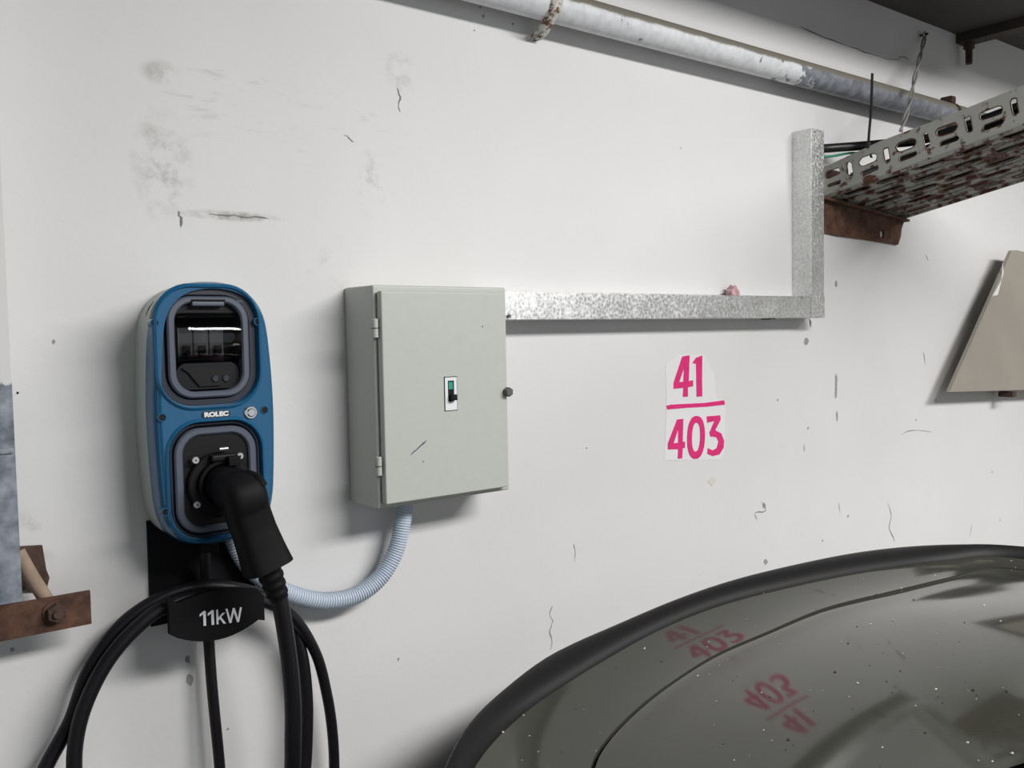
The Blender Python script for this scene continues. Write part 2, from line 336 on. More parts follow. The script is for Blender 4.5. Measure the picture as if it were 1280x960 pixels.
plate('numeral', sp([(706, 538), (684, 541), (652, 624), (652, 645), (688, 644), (686, 677), (702, 676), (704, 641), (712, 639), (712, 617), (704, 619)]), [sp([(688, 575), (688, 621), (672, 624)])], 0, .0012, 'magenta', sg)
plate('numeral', sp(ell(750, 603, 31, 75, .03)), [sp(ell(750, 602, 14, 50, .03))], 0, .0012, 'magenta', sg)
plate('numeral', sp([(787, 530), (834, 526), (836, 541), (817, 578), (838, 589), (848, 614), (846, 640), (832, 662), (808, 668), (789, 660), (791, 640), (808, 648), (822, 640), (828, 618), (821, 603), (799, 599), (797, 585), (814, 546), (789, 552)]), [], 0, .0012, 'magenta', sg)

# ------------------------------------------------------------------ car nose
CXC, HW = 1.27, .75
YT = [(.30, -1.3), (.45, -.90), (.55, -.68), (.62, -.58), (.70, -.50), (.80, -.43), (.95, -.385), (1.1, -.380), (1.32, -.396), (1.6, -.447), (1.78, -.48), (1.9, -.58), (2.05, -.85), (2.3, -1.4)]
def yf(x):                                   # plan line of the shut line
    if x <= YT[0][0]: return YT[0][1]
    for i in range(len(YT)-1):
        if x <= YT[i+1][0]:
            t = (x-YT[i][0])/(YT[i+1][0]-YT[i][0]); a, b = YT[i], YT[i+1]
            sl = [(YT[min(j+1, len(YT)-1)][1]-YT[max(j-1, 0)][1])/(YT[min(j+1, len(YT)-1)][0]-YT[max(j-1, 0)][0]) for j in (i, i+1)]; h = b[0]-a[0]
            return a[1]*(2*t**3-3*t*t+1)+b[1]*(3*t*t-2*t**3)+h*sl[0]*(t**3-2*t*t+t)+h*sl[1]*(t**3-t*t)
    return YT[-1][1]
def zf(x, y):
    t = yf(x)-y; g = 0.0
    if t > 0: g = .25*t*t/(t+.05)/(1+.45*t)
    if t < 0: g = min(.155*t+1.45*t*t, .06)              # dished rim rising to the black trim
    return 1.035-(.17*(1.5-x)**2 if x < 1.5 else .02*(x-1.5)**2)+g
def onbonnet(px, py, dz=0.0):                # first hit of the pixel's ray with the bonnet's height field
    v = ray(px, py); lo, hi = .55, .55
    def over(t): p = CAM+v*t; return p.z-zf(p.x, p.y)-dz
    while over(hi) > 0 and hi < 4: lo = hi; hi += .01
    for _ in range(40):
        t = (lo+hi)/2
        if over(t) > 0: lo = t
        else: hi = t
    return CAM+v*lo
def curve3(px, pre, post, dz):
    P = [onbonnet(a, b, dz) for a, b in px]
    P = [Vector((x, y, zf(x, y)+dz)) for x, y in pre]+P+[Vector((x, y, zf(x, y)+dz)) for x, y in post]
    Q = catmull(P, 10); L = [0]
    for i in range(1, len(Q)): L.append(L[-1]+(Q[i]-Q[i-1]).length)
    return Q, L
def resample(Q, L, n):
    out = []; j = 0
    for i in range(n):
        s = L[-1]*i/(n-1)
        while j < len(L)-2 and L[j+1] < s: j += 1
        t = (s-L[j])/max(1e-9, L[j+1]-L[j]); out.append(Q[j].lerp(Q[j+1], min(1, max(0, t))))
    return out
NS = 110
if DBG:
    for a in [(553, 960), (582, 907), (623, 865), (687, 817), (767, 782), (844, 750), (921, 724), (1004, 703.6), (1069, 691), (1133, 684), (1197, 682), (1280, 685.6)]: print('E', a, [round(c, 3) for c in onbonnet(*a)])
    for a in [(738, 960), (757, 925), (800, 882), (850, 845), (900, 815), (960, 789), (1030, 760), (1100, 742), (1180, 723), (1250, 709), (995, 862)]: print('K', a, [round(c, 3) for c in onbonnet(*a)])
Eo = resample(*curve3([(520, 1200), (517, 1120), (527, 1030), (553, 960), (582, 907), (623, 865), (687, 817), (767, 782), (844, 750), (921, 724), (1004, 703.6), (1069, 691), (1133, 684), (1197, 682), (1280, 685.6)], [], [(2.07, -.75), (2.12, -1.1), (2.14, -1.5)], 0.0), NS)
In = resample(*curve3([(560, 1200), (558, 1120), (568, 1030), (593, 960), (640, 905), (700, 860), (800, 800), (900, 757), (1000, 731), (1100, 712), (1190, 701), (1280, 699)], [], [(2.0, -.78), (2.06, -1.1), (2.08, -1.5)], 0.0), NS)
Kr = resample(*curve3([(760, 1190), (738, 1100), (729, 1020), (738, 960), (757, 925), (800, 882), (850, 845), (900, 815), (960, 789), (1030, 760), (1100, 742), (1180, 723), (1250, 709)], [],  [(1.85, -.62), (1.92, -.85), (1.96, -1.1), (1.98, -1.5)], 0.0), NS)
car = thing('parked_car', 'dark olive-grey glossy car nose with black edge trim, parked below the bay number', 'car', (CXC, -1.0, 0))
def lerp(a, b, t): return a+(b-a)*t
# painted band between the black trim and the crease
rows = [[lerp(a, b, t) for a, b in zip(In, Kr)] for t in (0, .08, .2, .35, .5, .65, .8, .92, 1)]
rows = [[Vector((p.x, p.y, zf(p.x, p.y))) for p in r] for r in rows]
rows.append([Vector((p.x, p.y, p.z-.010)) for p in rows[-1]])
v, f = ringmesh(rows, False, False, closed=False); obj('nose_panel', v, f, 'car', car, smooth=True)
# bonnet: starts across a tapering shut line
def gapw(i):
    t = i/(NS-1); return .0012+.0055*max(0.0, 1-t/.72)**.8 if t < .72 else .0004
spine = [Vector((CXC+(p.x-CXC)*.05, min(p.y-.15, -1.0)-.5*(1-abs(p.x-CXC)/.8), 0)) for p in Kr]
rows = []
first = []
for i, p in enumerate(Kr):
    dirv = (spine[i]-p); dirv.z = 0; dirv.normalize(); q = p+dirv*gapw(i); first.append(q)
rows.append([Vector((q.x, q.y, zf(q.x, q.y)-.010)) for q in first])
for t in (0, .01, .025, .05, .08, .12, .17, .23, .3, .38, .47, .57, .68, .8, .92, 1):
    rows.append([(lambda a: Vector((a.x, a.y, zf(a.x, a.y)-(.0012 if t == 0 else 0))))(lerp(q, s, t)) for q, s in zip(first, spine)])
v, f = ringmesh(rows, False, False, closed=False); obj('bonnet', v, f, 'car', car, smooth=True)
v, f = ringmesh([[Vector((p.x, p.y, p.z-.006)) for p in Kr], [Vector((p.x, p.y, p.z-.006)) for p in first]], False, False, closed=False); obj('gap_shade_strip', v, f, 'blackm', car)  # black strip stands in for the shade inside the bonnet gap
# raised black trim round the edge
def outw(i):
    a, b = Eo[max(0, i-1)], Eo[min(NS-1, i+1)]; t = (b-a); t.z = 0; t.normalize(); return Vector((-t.y, t.x, 0))
rows = []
for t, h in ((0, -.012), (0, -.004), (.05, .004), (.2, .010), (.4, .013), (.6, .0125), (.8, .008), (.93, .001), (1, -.012)):
    rows.append([lerp(a, b, 1-t)+Vector((0, 0, h)) for a, b in zip(Eo, In)])
rows = rows[::1]
v, f = ringmesh([r for r in rows], False, False, closed=False); obj('edge_trim', v, f, 'trimblk', car, smooth=True)
# bumper skirt down from the trim
rows = [[p+outw(i)*o+Vector((0, 0, 0)) if h is None else Vector((p.x+outw(i).x*o, p.y+outw(i).y*o, p.z-h if h < .5 else .25+(1-h)*.3)) for i, p in enumerate(Eo)] for o, h in ((-.003, .006), (.002, .03), (.006, .10), (.012, .22), (.02, .34), (.012, .8), (-.02, 1.0))]
v, f = ringmesh(rows, False, False, closed=False); obj('front_bumper', v, f, 'trimblk', car, smooth=True)
for wx in (.58, 1.98):
    th = [(r_, a_) for r_, a_ in ((.19, -.09), (.29, -.1), (.325, -.07), (.33, 0), (.325, .07), (.29, .1), (.19, .09))]
    R = [[(wx+a_, -1.05+r_*math.cos(2*math.pi*j/36), .332+r_*math.sin(2*math.pi*j/36)) for j in range(36)] for r_, a_ in th]
    v, f = ringmesh(R); obj('tyre', v, f, 'tyre', car, smooth=True)
# dust and grit lying on the paint
v, f = [], []
for i in range(170):
    px, py = random.uniform(600, 1279), random.uniform(700, 958)
    p = onbonnet(px, py)
    lim = None
    if p.y > -.25-.0: continue
    r_ = random.choice((.0006, .0007, .0009, .0012, .0018)); b_ = len(v)
    for j in range(6):
        a = j*math.pi/3; q = (p.x+r_*random.uniform(.6, 1.5)*math.cos(a), p.y+r_*random.uniform(.6, 1.5)*math.sin(a)); v.append((q[0], q[1], zf(*q)+.0002))
    v.append((p.x, p.y, zf(p.x, p.y)+r_)); f += [(b_+j, b_+(j+1) % 6, b_+6) for j in range(6)]
ds = obj('dust_specks', v, f, 'dust', car); ds['kind'] = 'stuff'; ds.data.materials.append(M['grit'])
for i, p in enumerate(ds.data.polygons): p.material_index = (i//6) % 2

# ------------------------------------------------------------------ overhead pipe
pz, pd, pr = W(790, 34.5, .045).z, .045, .0272
pp = thing('overhead_pipe', 'long overhead pipe in peeling white paint along the wall', 'pipe', (1.2, -pd, pz))
R = [[(x-0, -pd+pr*math.cos(2*math.pi*j/28), pz+pr*math.sin(2*math.pi*j/28)) for j in range(28)] for x in [-.6+.1*i for i in range(49)]+[4.295]]
v, f = ringmesh([[(p[0], p[1]+pd, p[2]-pz) for p in r] for r in R]); po = obj('pipe_tube', v, f, 'pipe', None, smooth=True); po.location = (0, -pd, pz); setpar(po, pp)
def saddle(name, px, label, w, ears=True):
    x = W(px, 40 if px < 900 else 130, pd).x; t = thing(name, label, 'pipe clamp', (x, 0, pz), None)
    n = 16; R = []
    a0, a1 = math.radians(-62), math.radians(150)
    for xx in (x-w/2, x+w/2):
        pass
    prof = [(-pd+.0-(pr+.002)*math.cos(a0+(a1-a0)*i/n), pz+(pr+.002)*math.sin(a0+(a1-a0)*i/n)) for i in range(n+1)]
    low = prof[0]; prof = [(0.0, pz-pr-.020), (-.012, pz-pr-.021), (-.030, pz-pr-.016)]+prof+[(-.0, pz+pr+.004)]
    v = []; m_ = len(prof)
    for k_, xx in enumerate((x-w/2, x+w/2)):
        for i, (y, z) in enumerate(prof):
            v.append((xx+random.uniform(-.0015, .0015)+(.004 if i < 3 else 0), y, z))
    obj('strap', v, [(i, i+1, m_+i+1, m_+i) for i in range(m_-1)], 'pstrap', t, smooth=True).modifiers.new('s', 'SOLIDIFY').thickness = .003
    return t, x
m = mat('rust_flaked_white_strap', (.4, .35, .3), .8); M['pstrap'] = m; k = NT(m); co = k.coord(); nz = k.noise(co, 70, 6, .6)
k.l(k.mix(k.ramp(nz, .47, .56), (.62, .60, .56), (.13, .055, .03)), k.b.inputs['Base Color']); k.bump(nz, .5)
t, x = saddle('pipe_strap', 683, 'rust-flaked strap clamping the white part of the pipe to the wall', .024)
t, x = saddle('pipe_strap', 1187, 'dark rusty strap on the bare grey end of the pipe behind the tray', .014)
t.children[0].data.materials[0] = M['rust_dark']
box('bolt', x-.012, x+.012, pd-.02, pd+.012, pz+pr, pz+pr+.018, 'rust_dark', t, bevel=.003)

# ------------------------------------------------------------------ galvanised trunking
TZ1, TZ0 = W(632, 364, .05).z, W(632, 400, .05).z; TX0, TX1, TZT = W(1014, 170, .05).x, W(1030, 170, .05).x, W(1014, 160, .05).z
def channel(name, x0, x1, d0, d1, z0, z1, parent):
    return box(name, x0, x1, d0, d1, z0, z1, 'galv', parent, bevel=.0012)
XC1 = W(630, 364, .1).x
tk = thing('cable_trunking', 'L-shaped galvanised steel cable trunking from cabinet up to the tray', 'trunking', (1.4, 0, TZ0))
channel('horizontal_duct', XC1-.001, TX1, 0, .05, TZ0, TZ1, tk)
# upright: open-topped channel
u0 = [(TX0, 0), (TX0, .05), (TX1, .05), (TX1, 0), (TX1-.0025, 0), (TX1-.0025, .0475), (TX0+.0025, .0475), (TX0+.0025, 0)]
v, f = ringmesh([[(a, -b, z) for a, b in u0] for z in (TZ1, TZT)]); obj('upright_duct', v, f, 'galv', tk, bevel=.0006)
box('corner_cover', TX0-.002, TX1+.0008, .0502, .0512, TZ0-.0005, TZ1+.001, 'galv', tk)
for px, py in ((1003, 371), (1014, 368)):
    q = W(px, py, .0512); cyl('screw', (q.x, -.051, q.z), (q.x, -.0535, q.z), .0028, 'screw', tk, 10)
q = W(1017, 164, .05); cyl('screw', (q.x+.004, -.05, q.z), (q.x+.004, -.053, q.z), .0028, 'screw', tk, 10)
q = W(633, 395, .05); cyl('screw', (q.x+.004, -.05, q.z), (q.x+.004, -.054, q.z), .003, 'knob', tk, 10)
q = W(959, 399, .03); box('clip', q.x-.008, q.x+.008, .02, .045, TZ0-.003, TZ0, 'knob', tk)
q = W(916, 362, .02)
bm = bmesh.new(); bmesh.ops.create_icosphere(bm, subdivisions=3, radius=.013)
for vv in bm.verts:
    n_ = vv.co.normalized(); vv.co *= 1+.25*math.sin(n_.x*5+n_.z*3)+.15*math.sin(n_.y*9)
    vv.co.z = max(vv.co.z*.9, -.009)
me = bpy.data.meshes.new('putty_lump'); bm.to_mesh(me); bm.free(); me.materials.append(M['pink'])
for p in me.polygons: p.use_smooth = True
po = bpy.data.objects.new('putty_lump', me); COL.objects.link(po); po.location = (q.x, -.02, TZ1+.009)
tag(po, 'small pink putty lump on top of the galvanised trunking', 'putty')

# ------------------------------------------------------------------ enclosure
CXL = W(430, 362).x; CB = .085; CT, CBZ = W(464, 356, CB).z, W(474, 637, CB).z; XR = W(631, 364, .1).x
cb = thing('electrical_cabinet', 'grey-green steel cabinet with a hinged door, fixed to the wall', 'cabinet', ((CXL+XR)/2, 0, CBZ))
v = [(x, -d, z) for x in (CXL, XR) for d in (0, CB) for z in (CBZ, CT)]
box('body', CXL, W(632, 364, CB).x, 0, CB, CBZ, CT, 'cab', cb, bevel=.003)
DX0 = W(479, 480, .1).x; DT, DB = W(479, 363.5, .1).z, W(484.5, 631, .1).z
dr = box('door', DX0, XR+.0015, CB+.002, .1, DB, DT, 'cab', cb, bevel=.0022); LOC[dr.name] = LOC[cb.name]
box('door_seal', DX0+.004, XR-.004, CB-.001, CB+.003, DB+.004, DT-.004, 'blackm', cb)
for py in (410, 582):
    q = W(472 if py < 500 else 477, py, CB+.004); h = thing; n_ = .0035
    hg = cyl('hinge', (DX0-.005, -CB-.005, q.z-.0135), (DX0-.005, -CB-.005, q.z+.0135), .0048, 'cab', cb, 14, bev=.001)
    cyl('hinge_pin', (DX0-.005, -CB-.005, q.z-.001), (DX0-.005, -CB-.005, q.z+.0005), .0052, 'knob', hg, 14)
def sub(name_fn, parent):      # parent a mesh to a part (shares the root's origin)
    return parent
def toroot(o, part):           # second level
    o.parent = part; o.matrix_parent_inverse = Matrix.Identity(4); return o
LOC[dr.name] = Vector((0, 0, 0))
def on_px(a, b, d): q = W(a, b, d); return q.x, q.z
bx0, bz1 = on_px(555.5, 472, .1); bx1, bz0 = on_px(571, 512, .1)
def dpart(o): o.parent = dr; o.matrix_parent_inverse = Matrix.Identity(4); o.matrix_parent_inverse = dr_inv; return o
bpy.context.view_layer.update(); dr_inv = dr.matrix_world.inverted()
dpart(box('switch_gasket', bx0-.0012, bx1+.0012, .0995, .1004, bz0-.0012, bz1+.0012, 'black'))
dpart(box('switch_plate', bx0, bx1, .0995, .1012, bz0, bz1, 'white'))
mx = (bx0+bx1)/2
dpart(box('switch_slot', mx-.0055, mx+.0055, .1, .1015, bz0+.013, bz1-.005, 'cavity'))
dpart(box('green_flag', mx-.0045, mx+.003, .1015, .1019, bz1-.018, bz1-.007, 'green'))
dpart(box('toggle', mx-.003, mx+.006, .1015, .110, bz0+.015, bz0+.024, 'black', bevel=.001))
for a in ((516, 566), (521, 562), (524, 559), (527, 556), (530, 554)):
    x_, z_ = on_px(*a, .1); dpart(plate('ink_scuff', [(x_-.004, z_-.0035), (x_+.003, z_+.0015), (x_+.0045, z_+.0045), (x_-.002, z_-.0005)], [], .1, .1003, 'ink'))
for a in ((603, 408), (529, 577)):
    x_, z_ = on_px(*a, .1); dpart(plate('paint_nick', circ(x_, z_, .0013, 8), [], .1, .1003, 'crack'))
kx, kz = on_px(635, 489, .08); kz = W(635, 489, .09).z
cyl('latch_shaft', (XR-.01, -.092, kz), (XR+.006, -.092, kz), .003, 'knob', cb, 12)
cyl('latch_knob', (XR-.001, -.100, kz), (XR-.001, -.110, kz), .0075, 'knob', cb, 6, bev=.001)

# ------------------------------------------------------------------ flexible conduit
cp = catmull([W(506, 628, .035), W(503, 655, .035), W(494, 690, .034), W(475, 722, .032), W(447, 743, .030), W(415, 751, .028), W(385, 749, .026), W(352, 738, .024), W(322, 718, .022), W(303, 695, .022), W(291, 668, .022), W(286, 640, .024)], 40)
def corr(i): return .0122+(.0013 if (i//2) % 2 else -.0002)
L = [0]
for i in range(1, len(cp)): L.append(L[-1]+(cp[i]-cp[i-1]).length)
cp = resample(cp, L, 440)
c_ = tube('flexible_conduit', cp, .0122, 'conduit', None, 18, rad=corr); tag(c_, 'pale blue-grey corrugated conduit looping from the cabinet to the charger', 'conduit')

# ------------------------------------------------------------------ wall charger
QX = .4355; prof = [(0, 1.575), (.02, 1.5735), (.040, 1.567), (.058, 1.5535), (.0695, 1.5345), (.0755, 1.508), (.0795, 1.457), (.081, 1.41), (.0805, 1.37), (.079, 1.33), (.0765, 1.295), (.0705, 1.268), (.060, 1.2515), (.044, 1.2405), (.02, 1.235), (0, 1.2335)]
pts = [(QX+a, z) for a, z in prof]+[(QX-a, z) for a, z in prof[1:-1][::-1]]
OL = [(p.x, p.y) for p in catmull([(a, b, 0) for a, b in pts], 5, closed=True)]; QZ = 1.405
ch = thing('wall_charger', 'blue and black wall-mounted car charger with a clear breaker window', 'car charger', (QX, 0, 1.2335))
lofto('rear_case', [(offset(OL, -.004), 0), (offset(OL, -.0025), .004), (offset(OL, -.0018), .058)], 'case', ch)
FD = .088                                                                    # depth of the front face
wx, wz, ww, wh = .4275, 1.4905, .131, .152
sx_, sz, sw, sh = .4315, 1.320, .122, .151
WO = rrect(wx, wz, ww, wh, .044, 9); SO = rrect(sx_, sz, sw, sh, .040, 9)
lofto('front_shell', [(OL, .057), (OL, .068), (offset(OL, -.0006), .074), (offset(OL, -.0018), .079), (offset(OL, -.004), .0838), (offset(OL, -.0068), .0867), (offset(OL, -.010), FD)], 'blue', ch, cap0=False, cap1=False)
for o_ in list(ch.children):
    if o_.name.startswith('front_shell'): shell = o_
plate('front_face', offset(OL, -.010), [WO[::-1], SO[::-1]], FD-.002, FD, 'blue', ch)
lofto('case_seam', [(offset(OL, -.007), .055), (offset(OL, -.007), .060)], 'blackm', ch)
for nm, O_ in (('window_rim', WO), ('socket_rim', SO)):
    lofto(nm, [(offset(O_, .005), FD-.001), (offset(O_, .0035), FD+.0018), (offset(O_, .001), FD+.003), (O_, FD+.0025), (offset(O_, -.0015), FD-.002), (offset(O_, -.003), FD-.012)], 'blue', ch, cap0=False, cap1=False)
# window: dark surround, slate frame, cavity with breakers, curved smoked cover
ring('window_bezel', offset(WO, -.001), rrect(wx, wz, .108, .131, .034, 9), FD-.03, FD-.005, 'navy', ch, .0015)
WF = rrect(wx, wz, .105, .129, .031, 9); WI = rrect(wx, wz, .086, .113, .024, 9)
ring('window_frame', WF, WI, FD-.03, FD+.001, 'slate', ch, .002)
plate('window_cavity', offset(WO, -.004), [], FD-.058, FD-.056, 'cavity', ch)
ring('cavity_wall', offset(WF, -.003), offset(WI, -.0), FD-.057, FD-.028, 'cavity', ch)
bk = thing
for i in range(3):
    x_ = wx-.022+i*.0205
    m_ = box('breaker', x_-.0095, x_+.0095, .032, .062, wz-.025, wz+.025, 'module', ch, bevel=.001)
    box('breaker_toggle', x_-.004, x_+.004, .060, .070, wz-.010, wz+.002, 'cavity', m_, bevel=.001)
box('breaker_label', wx-.03, wx+.028, .0615, .0632, wz-.02, wz-.011, 'maroon', ch)
# curved cover
R = []
for i in range(15):
    t = -1+2*i/14; R.append([(wx+.0005+a*.0405, -(FD-.018+.026*math.sqrt(max(0, 1-(t*.97)**2))*(1-.12*abs(a)**6)), wz+.012+t*.034) for a in [-1+2*j/10 for j in range(11)]])
v, f = ringmesh(R, False, False, closed=False); obj('window_cover', v, f, 'lens', ch, smooth=True)
plate('cover_top', rrect(wx+.0005, wz+.047, .082, .018, .006, 4), [], FD-.024, FD-.008, 'cavity', ch)
plate('latch_panel', [(wx-.034, wz-.026), (wx+.035, wz-.026), (wx+.030, wz-.034), (wx+.024, wz-.044), (wx+.016, wz-.050), (wx-.012, wz-.050), (wx-.020, wz-.040), (wx-.025, wz-.033)], [], FD-.02, FD-.006, 'black', ch)
plate('cover_skirt', rrect(wx+.0005, wz-.037, .082, .034, .014, 5), [], FD-.024, FD-.009, 'cavity', ch)
for dx in (.008, .022): cyl('latch_button', (wx+dx, -FD+.007, wz-.041), (wx+dx, -FD+.004, wz-.041), .0048, 'navy', ch, 16, bev=.001)
box('cover_hinge', wx-.021, wx+.021, FD-.015, FD+.002, wz+.052, wz+.058, 'slate', ch, bevel=.0015)
box('hinge_recess', wx-.022, wx+.022, FD-.015, FD+.0014, wz+.0575, wz+.0605, 'blackm', ch)
for dx in (-.043, .043): box('bezel_slot', wx+dx-.005, wx+dx+.005, FD-.006, FD-.0045, wz+.058, wz+.0595, 'slate', ch)
# shell screws in dark wells
def fpt(px, py): q = W(px, py, FD); return q.x, q.z
for a in ((193, 404), (322, 402), (202.5, 522), (330.5, 512.5), (207, 640)):
    x_, z_ = fpt(*a); e = .004
    w_ = ring('screw_well', circ(x_, z_, .0056, 20), circ(x_, z_, .0042, 20), FD-.010, FD+.0012, 'blue', ch, .0004)
    cyl('screw_head', (x_, -FD+.012, z_), (x_, -FD-.0003, z_), .0043, 'cavity', w_, 16)
x_, z_ = fpt(313, 515.5)
bc = cyl('button_collar', (x_, -FD+.004, z_), (x_, -FD-.003, z_), .0088, 'silver', ch, 26, bev=.001); cyl('push_button', (x_, -FD, z_), (x_, -FD-.0048, z_), .0058, 'silver', bc, 26, bev=.0012)
x_, z_ = fpt(270, 518)
bdg = plate('badge', rrect(x_, z_, .037, .0098, .0045, 5), [], FD-.001, FD+.001, 'navy', ch)
text('badge_lettering', 'ROLEC', .0078, 'white', bdg, (x_-.0155, -FD-.0012, z_-.0027), (1, 0, 0), (0, 0, 1), bold=.0005, width=.0315)
# socket
ring('socket_bezel', offset(SO, -.001), rrect(sx_, sz, .109, .139, .034, 9), FD-.02, FD-.003, 'navy', ch, .002)
ring('socket_frame', rrect(sx_, sz, .107, .135, .033, 9), rrect(sx_, sz, .086, .117, .024, 9), FD-.02, FD+.0005, 'slate', ch, .002)
plate('socket_plate', rrect(sx_, sz, .102, .131, .030, 9), [], FD-.02, FD-.004, 'black', ch)
kx_, kz_ = W(274, 604, FD).x, W(274, 604, FD).z
loft('socket_flange', circ(kx_, kz_, .041, 40), [(FD-.006, 1), (FD+.003, 1), (FD+.005, .95)], 'black', ch)
ring('socket_ring', circ(kx_, kz_, .031, 40), circ(kx_, kz_, .026, 40), FD, FD+.014, 'blackm', ch, .001)
for a, b in ((244.5, 575.5), (300, 570), (246.5, 631)):
    x_, z_ = W(a, b, FD+.006).x, W(a, b, FD+.006).z
    sk = cyl('socket_screw', (x_, -FD-.003, z_), (x_, -FD-.0075, z_), .0046, 'screw', ch, 18, bev=.0008); cyl('screw_recess', (x_, -FD-.0070, z_), (x_, -FD-.0077, z_), .0017, 'knob', sk, 6)
box('lid_hinge', kx_-.014, kx_+.018, FD+.002, FD+.016, kz_+.030, kz_+.0385, 'black', ch, bevel=.002)
box('lid_tab', kx_+.004, kx_+.020, FD+.01, FD+.026, kz_+.024, kz_+.036, 'blackm', ch, bevel=.001)
q = W(279, 561, FD+.012); cyl('lid_spring', (q.x-.005, q.y, q.z), (q.x+.006, q.y, q.z), .0022, 'screw', ch, 10)
box('lower_gland', QX-.012, QX+.012, .018, .042, 1.215, 1.24, 'blackm', ch, bevel=.002)

# ------------------------------------------------------------------ cable holder
hd = thing('cable_holder', 'black wall bracket marked 11kW carrying the coiled charging cable', 'cable holder', (QX, 0, 1.12))
bp0, bp1 = W(185, 690, .003), W(318, 735, .003)
HX0, HX1 = W(212, 770, .09).x, W(331, 765, .09).x; HC = (HX0+HX1)/2; HZ = W(270, 740, .09).z
plate('back_plate', [(bp0.x, 1.262), (bp0.x, 1.12), (W(318, 740, .003).x, 1.12), (W(318, 700, .003).x, 1.262)], [], 0, .004, 'blackm', hd)
zb = W(262, 803, .09).z
arc = [(HX0, W(212, 745, .09).z), (HX0, W(212, 794, .09).z)]+[(HX0+(HX1-HX0)*t, W(212, 794, .09).z-(W(212, 794, .09).z-zb)*math.sin(math.pi*t)**.8+.001*t) for t in [i/14 for i in range(1, 14)]]+[(HX1, W(330, 776, .09).z), (HX1, W(330, 745, .09).z)]
top = [(HX1+(HX0-HX1)*t, HZ-.008+.010*math.sin(math.pi*t)) for t in [i/12 for i in range(1, 12)]]
fp = plate('front_plate', arc+top, [], .080, .089, 'blackm', hd)
dru = [(HC+.046*math.cos(math.pi*i/20), HZ-.045+.030*math.sin(math.pi*i/20)) for i in range(21)]
for sx3 in (-.034, .034): box('drum_neck', HC+sx3-.006, HC+sx3+.006, .003, .035, HZ-.045, HZ-.028, 'blackm', hd)
plate('drum', dru, [], .034, .081, 'blackm', hd, smooth=True)
a_, b_ = W(249, 783, .0895), W(303, 777, .0895)
ex = (b_-a_); wl = ex.length; ux = Vector((ex.x/wl, 0, ex.z/wl))
one = [(.30, 0), (.48, 0), (.48, 1), (.34, 1), (.06, .80), (.06, .64), (.30, .80)]; hh = .0192
def lett(L, x0, wd): plate('rating_lettering', L, [], .0888, .0895, 'white', fp, fn=lambda a, b, d: (a_.x+ux.x*(x0+a*wd), -d, a_.z+ux.z*(x0+a*wd)+b*hh))
lett(one, 0, .019); lett(one, .0105, .019)
lett([(0, 0), (.2, 0), (.2, .24), (.36, .36), (.72, 0), (1.0, 0), (.50, .48), (.95, .74), (.66, .74), (.2, .44), (.2, 1), (0, 1)], .0228, .0125)
lett([(0, 1), (.12, 1), (.27, .26), (.44, 1), (.56, 1), (.73, .26), (.88, 1), (1, 1), (.80, 0), (.67, 0), (.50, .72), (.33, 0), (.20, 0)], .0352, wl-.0352)

# ------------------------------------------------------------------ charging cable and plug
K0 = Vector((kx_, -FD-.001, kz_))
cc = thing('charging_cable', 'thick black charging cable with a plug in the charger, coiled over the holder', 'cable', (kx_, -.1, kz_))
H1, H2 = W(303, 624, .148), W(335, 709, .156)
path = [K0, K0+Vector((0, -.025, 0)), K0+Vector((.003, -.045, -.004)), lerp(K0+Vector((.006, -.062, -.004)), H1, .6), lerp(H1, H2, .16), lerp(H1, H2, .45), lerp(H1, H2, .75), H2]
hw = [(.0235, .0235), (.0235, .0235), (.024, .0245), (.0262, .030), (.0255, .0265), (.0255, .024), (.0275, .025), (.030, .027)]
PP = catmull(path, 6); 
dn = (H2-H1).normalized()
R = []
for i, p in enumerate(PP):
    t = (PP[min(i+1, len(PP)-1)]-PP[max(i-1, 0)]).normalized()
    s_ = i/6; j = min(int(s_), len(hw)-2); u_ = s_-j; a = hw[j][0]*(1-u_)+hw[j+1][0]*u_; b = hw[j][1]*(1-u_)+hw[j+1][1]*u_
    side = Vector((1, 0, .15)); side = (side-t*side.dot(t)).normalized(); nn = t.cross(side); pw = 1.0 if i < 8 else .55
    R.append([p+side*a*math.copysign(abs(math.cos(q))**pw, math.cos(q))+nn*b*math.copysign(abs(math.sin(q))**pw, math.sin(q)) for q in [2*math.pi*z_/28 for z_ in range(28)]])
v, f = ringmesh(R); obj('plug_handle', v, f, 'blackm', cc, smooth=True)
q = W(326, 597, .155); 
bq = lerp(H1, H2, -.05)
top_ = [W(318, 588, .16), W(331, 598, .165)]
tube('release_ridge', [W(292, 594, .138), W(310, 593, .152), W(322, 597, .164), W(329, 608, .170)], .0062, 'blackm', cc, 10)
